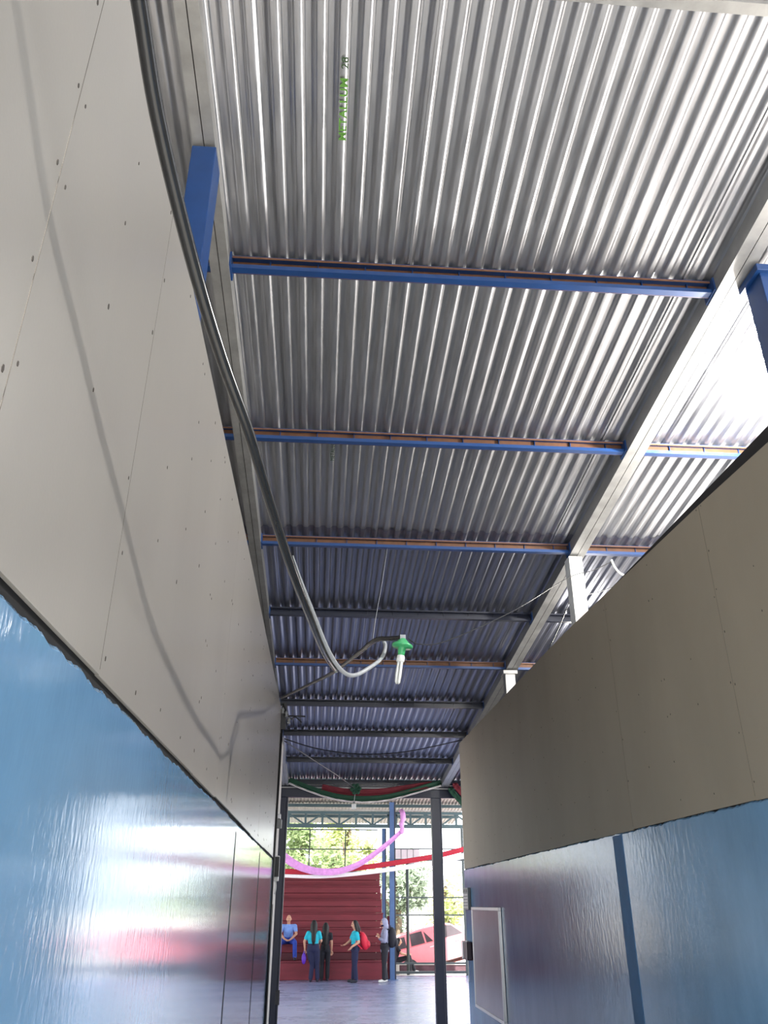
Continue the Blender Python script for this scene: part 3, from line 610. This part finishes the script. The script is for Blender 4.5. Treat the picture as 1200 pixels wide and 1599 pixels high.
def person(label, loc, rz, pose, shirt, trousers, shoe, hair, sleeve=.55, stout=1.0, hairlen=.5, hood=False, group=None, scale=1.0):
    J = {k: Vector(v) for k, v in BASE.items()}; J.update({k: Vector(v) for k, v in pose.items()})
    t = thing('person', label, 'person', loc, rz); t.scale = (scale,)*3
    ax = J['shL']-J['shR']; R3 = Matrix.Rotation(math.atan2(ax.y, ax.x), 3, 'Z')
    lk = Vector(pose.get('look', (0, -1, 0))).normalized(); sd = lk.cross(Vector((0, 0, 1))).normalized(); RH = Matrix.Rotation(math.atan2(lk.y, lk.x), 3, 'Z')
    def torso(b, k):
        for a, c, ra, rc in (('pelvis', 'belly', (.135, .10, .12), (.120, .095, .12)), ('belly', 'chest', (.120, .095, .12), (.145, .105, .13))):
            for f in (0, .33, .66, 1):
                r = [(u+(v-u)*f)*stout+k for u, v in zip(ra, rc)]; b.ell(J[a].lerp(J[c], f), r, 16, 10, rot=R3)
        limb(b, [J['shR'], J['chest']+Vector((0, 0, .08)), J['shL']], [.052+k, .075+k, .052+k])
    b = MB(); torso(b, -.012)
    limb(b, [J['chest'], J['neckb'], J['head0']], [.06, .052, .050])
    b.ell(J['head1'], (.088, .072, .108), 16, 12, rot=RH); b.ell(J['head0']+lk*.022+Vector((0, 0, .012)), (.058, .052, .058), 12, 8, rot=RH)
    b.ell(J['head1']+lk*.092-Vector((0, 0, .022)), (.014, .013, .026), 8, 6, rot=RH)                       # nose
    for sg in (-1, 1): b.ell(J['head1']+sd*.074*sg-Vector((0, 0, .015)), (.014, .014, .030), 8, 6)           # ears
    for s in 'RL':
        limb(b, [J['sh'+s], J['el'+s], J['wr'+s]], [.050, .040, .028])
        limb(b, [J['hip'+s], J['kn'+s], J['an'+s], J['to'+s]], [.085, .056, .038, .032])
        h = J['ha'+s]; d_ = (h-J['wr'+s]).normalized(); side = d_.cross(Vector((0, 0, 1)) if abs(d_.z) < .8 else Vector((0, 1, 0))).normalized(); curl = side.cross(d_)
        limb(b, [J['wr'+s], h], [.026, .028]); limb(b, [h-side*.018, h+side*.018], [.020, .020])
        for o_, ln in ((-.030, .055), (-.010, .070), (.010, .074), (.030, .062)):                          # four fingers and a thumb
            a = h+side*o_+d_*.018; limb(b, [a, a+d_*ln*.55+curl*.006, a+d_*ln+curl*.028], [.010, .0095, .008], 8)
        a = h-side*.032-d_*.012; limb(b, [a, a+d_*.030-side*.018+curl*.012, a+d_*.055-side*.020+curl*.020], [.012, .010, .009], 8)
    fuse(b, 'body', 'skin', t, .0075, 2)
    b = MB(); torso(b, .012)
    b2 = [J['neckb']-Vector((0, 0, .015)), J['chest']]; limb(b, b2, [.062, .08])
    for s in 'RL':
        if sleeve <= 1: limb(b, [J['sh'+s], J['sh'+s].lerp(J['el'+s], sleeve)], [.066, .060])
        else: limb(b, [J['sh'+s], J['el'+s], J['el'+s].lerp(J['wr'+s], .9)], [.066, .056, .044])
    if hood: limb(b, [J['pelvis']+Vector((0, 0, .05)), J['pelvis']-Vector((0, 0, .04))], [.12, .13])
    fuse(b, 'hoodie' if hood else 'shirt', shirt, t, .012)
    b = MB()
    for f, e in ((0, 0), (.3, 0), (.45, -.004)):
        b.ell(J['pelvis'].lerp(J['belly'], f), [(u*stout+.024+e) for u in (.138, .105, .10)], 16, 10, rot=R3)
    for s in 'RL':
        limb(b, [J['pelvis'].lerp(J['hip'+s], .6), J['hip'+s], J['hip'+s].lerp(J['kn'+s], .5), J['kn'+s], J['kn'+s].lerp(J['an'+s], .92)], [.10*stout, .100*stout, .086*stout, .070, .066])
    fuse(b, 'trousers', trousers, t, .012)
    for s in 'RL':
        b = MB(); limb(b, [J['an'+s]-Vector((0, 0, .02)), J['an'+s].lerp(J['to'+s], .5)-Vector((0, 0, .01)), J['to'+s]], [.048, .046, .038])
        zmin = J['to'+s].z-.03; b.v = [(p[0], p[1], max(p[2], zmin)) for p in map(tuple, b.v)]
        fuse(b, 'shoe', shoe, t, .010, 2)
    for sg in (-1, 1):
        MB().ell(J['head1']+lk*.074+sd*.030*sg+Vector((0, 0, .006)), (.012,)*3, 8, 6).build('eye', 'eye', t)
    MB().ell(J['head1']+lk*.074-Vector((0, 0, .058)), (.010, .024, .007), 8, 6, rot=RH).build('mouth', 'lips', t)
    bk = -lk; b = MB()
    if hood:
        b.ell(J['head1']+bk*.030+Vector((0, 0, .012)), (.110, .096, .122), 16, 12, rot=RH); limb(b, [J['head0']+bk*.045, J['neckb']+bk*.035], [.098, .088])
        b.v = [tuple(p) for p in b.v]; fuse(b, 'hood', shirt, t, .012)
        MB().ell(J['head0']+lk*.030+Vector((0, 0, .020)), (.062, .060, .050), 12, 8, rot=RH).build('face_mask', 'navy', t)
    elif hairlen > 0:
        b.ell(J['head1']+bk*.024+Vector((0, 0, .018)), (.094, .086, .110), 16, 12, rot=RH)
        n0 = J['neckb']
        limb(b, [J['head1']+bk*.05, n0+bk*.085+Vector((0, 0, .06)), n0+bk*.125-Vector((0, 0, hairlen*.35)), n0+bk*.135-Vector((0, 0, hairlen*.7)), n0+bk*.125-Vector((0, 0, hairlen))], [.085, .075, .072, .062, .035])
        for sg in (-1, 1): limb(b, [J['head1']+sd*.070*sg+bk*.02, n0+sd*.075*sg+bk*.03, n0+sd*.07*sg+bk*.05-Vector((0, 0, hairlen*.4))], [.038, .036, .020])
        fuse(b, 'hair', hair, t, .012)
    else:
        b.ell(J['head1']+bk*.022+Vector((0, 0, -.005)), (.078, .079, .085), 16, 12, rot=RH); fuse(b, 'hair', hair, t, .010)
    return t
# seated man
man = dict(pelvis=(0, .22, .54), belly=(0, .19, .66), chest=(0, .12, .82), neckb=(0, .07, .98), head0=(0, .04, 1.06), head1=(0, .02, 1.14), head2=(0, .03, 1.21),
           shR=(-.20, .11, .93), elR=(-.25, -.02, .72), wrR=(-.10, -.20, .585), haR=(-.045, -.23, .56), shL=(.20, .11, .93), elL=(.25, -.02, .72), wrL=(.10, -.20, .585), haL=(.045, -.24, .55),
           hipR=(-.10, .18, .53), knR=(-.24, -.24, .50), anR=(-.25, -.20, .08), toR=(-.26, -.36, .04), hipL=(.10, .18, .53), knL=(.22, -.24, .50), anL=(.24, -.20, .08), toL=(.25, -.36, .04))
person('balding man in light blue shirt and jeans sitting on the second grandstand step', (-.90, 28.24, .50), 0, man, 'shirtblue', 'jeans', 'shoedark', 'grayhair', .62, 1.08, 0)
person('woman in turquoise polo and navy trousers standing with her back turned, black ponytail', (-.10, 27.2, 0), math.pi,
       dict(chest=(.02, -.0, 1.16), head0=(.0, -.02, 1.42), head1=(-.0, -.03, 1.50), head2=(-.0, -.02, 1.565), elL=(.27, .03, 1.05), wrL=(.25, -.02, .85), haL=(.25, -.03, .79), elR=(-.23, -.02, 1.06), wrR=(-.18, -.12, .98), haR=(-.15, -.18, .98), knL=(.02, 0, .44), anL=(.05, .03, .07), toL=(.05, -.11, .03), knR=(-.13, 0, .44), anR=(-.15, .03, .07), toR=(-.15, -.11, .03)),
       'turq', 'navy', 'shoedark', 'hair', .62, 1.18, .34)
person('person in dark clothes with very long black hair standing right of the turquoise polo', (.26, 27.52, 0), math.pi,
       dict(elL=(.19, .02, 1.03), elR=(-.20, .03, 1.03), wrR=(-.20, .0, .84), haR=(-.20, -.02, .78)), 'blackcloth', 'blackcloth', 'shoedark', 'hair', .5, .95, .44, scale=.96)
g3 = dict(look=(-1, -.25, 0), head0=(-.01, 0, 1.42), head1=(-.03, 0, 1.50), head2=(-.02, 0, 1.565), chest=(.0, .0, 1.17), neckb=(.0, 0, 1.33),
          shR=(-.04, .15, 1.27), elR=(-.14, .17, 1.07), wrR=(-.27, .12, .98), haR=(-.33, .10, .955), shL=(.04, -.15, 1.26), elL=(.10, -.20, 1.04), wrL=(-.10, -.24, .93), haL=(-.15, -.22, .87),
          hipR=(0, .085, .80), knR=(-.02, .09, .44), anR=(-.04, .09, .07), toR=(-.18, .09, .03), hipL=(0, -.085, .80), knL=(.0, -.09, .44), anL=(.04, -.09, .07), toL=(-.10, -.10, .03))
person('woman in turquoise polo turned left, wearing a red backpack and gesturing', (1.14, 26.9, 0), 0, g3, 'turq', 'navy', 'shoedark', 'hair', .62, 1.08, .26)
hd = dict(look=(-1, -.35, 0), head0=(-.02, 0, 1.42), head1=(-.035, 0, 1.50), head2=(-.02, 0, 1.565), shR=(-.02, .16, 1.28), elR=(-.06, .19, 1.05), wrR=(-.15, .10, 1.10), haR=(-.18, .06, 1.15), shL=(.02, -.16, 1.28), elL=(-.01, -.20, 1.04), wrL=(-.14, -.12, 1.10), haL=(-.18, -.08, 1.14),
          hipR=(0, .085, .80), knR=(-.01, .09, .44), anR=(.05, .10, .07), toR=(-.09, .11, .03), hipL=(0, -.085, .80), knL=(-.02, -.09, .44), anL=(-.02, -.09, .07), toL=(-.16, -.10, .03))
person('person in grey hoodie with hood up, dark trousers and white sneakers, facing left', (2.02, 26.85, 0), 0, hd, 'hood', 'blackcloth', 'shoewhite', 'hair', 2, 1.05, 0, True, scale=1.03)
st = dict(look=(1, -.2, 0), pelvis=(0, 0, .42), belly=(.03, 0, .55), chest=(.08, 0, .70), neckb=(.12, 0, .84), head0=(.14, 0, .91), head1=(.16, 0, .98), head2=(.155, 0, 1.04),
          shR=(.08, -.15, .80), elR=(.22, -.19, .62), wrR=(.42, -.12, .58), haR=(.48, -.10, .57), shL=(.08, .15, .80), elL=(.24, .18, .62), wrL=(.44, .12, .58), haL=(.50, .10, .58),
          hipR=(.05, -.08, .40), knR=(.50, -.10, .52), anR=(.52, -.12, .08), toR=(.66, -.13, .04), hipL=(.05, .08, .40), knL=(.52, .12, .50), anL=(.70, .14, .09), toL=(.84, .14, .05))
person('person in dark clothes sitting outside behind the fence, mostly hidden by the blue column', (2.70, 31.3, -.1), 0, st, 'blackcloth', 'blackcloth', 'shoewhite', 'hair', .5, 1.0, .15)
o = MB().box(-.22, .22, -.25, .25, 0, .32).build('concrete_block', 'jamb', None, .02); o.location = (2.62, 31.3, -.1); tag(o, 'pale concrete block under the person sitting behind the fence', 'block')
def backpack(m, label, loc, rz, k=1.0, tilt=0):
    t = thing('backpack', label, 'backpack', loc, rz); t.scale = (k,)*3; t.rotation_euler = (0, tilt, rz)
    b = MB(); b.ell((0, 0, 0), (.11, .155, .23), 14, 10)
    b.v = [(x, max(-.14, min(.14, y)), max(-.21, z)) for x, y, z in b.v]; b.build('pack_body', m, t)
    b = MB(); b.ell((.075, 0, -.09), (.075, .115, .10), 12, 8); b.build('front_pocket', m, t)
    for s in (-1, 1):
        b = MB(); b.tube(spline([(-.06, s*.09, .19), (-.16, s*.10, .15), (-.20, s*.11, .02), (-.10, s*.11, -.16)], 5), .016, 6); b.build('strap', m, t)
    b = MB(); b.tube(spline([(-.03, -.04, .21), (-.03, 0, .26), (-.03, .04, .21)], 4), .010, 6); b.build('top_handle', m, t)
backpack('redbag', 'bright red backpack worn by the woman in turquoise turned left', (1.40, 26.88, 1.06), 0, 1.12, math.radians(-16))
backpack('blackcloth', 'black backpack on the back of the hooded person by the blue column', (2.235, 26.86, 1.15), 0, 1.25)
pb = thing('hand_bag', 'purple bag hanging from the left hand of the woman with the ponytail', 'bag', (-.37, 27.2, .60))
b = MB(); b.ell((0, 0, 0), (.07, .05, .15), 12, 8); b.build('bag_body', 'purple', pb); MB().tube(spline([(-.03, 0, .12), (.0, 0, .20), (.03, 0, .12)], 4), .008, 6).build('bag_handle', 'purple', pb)
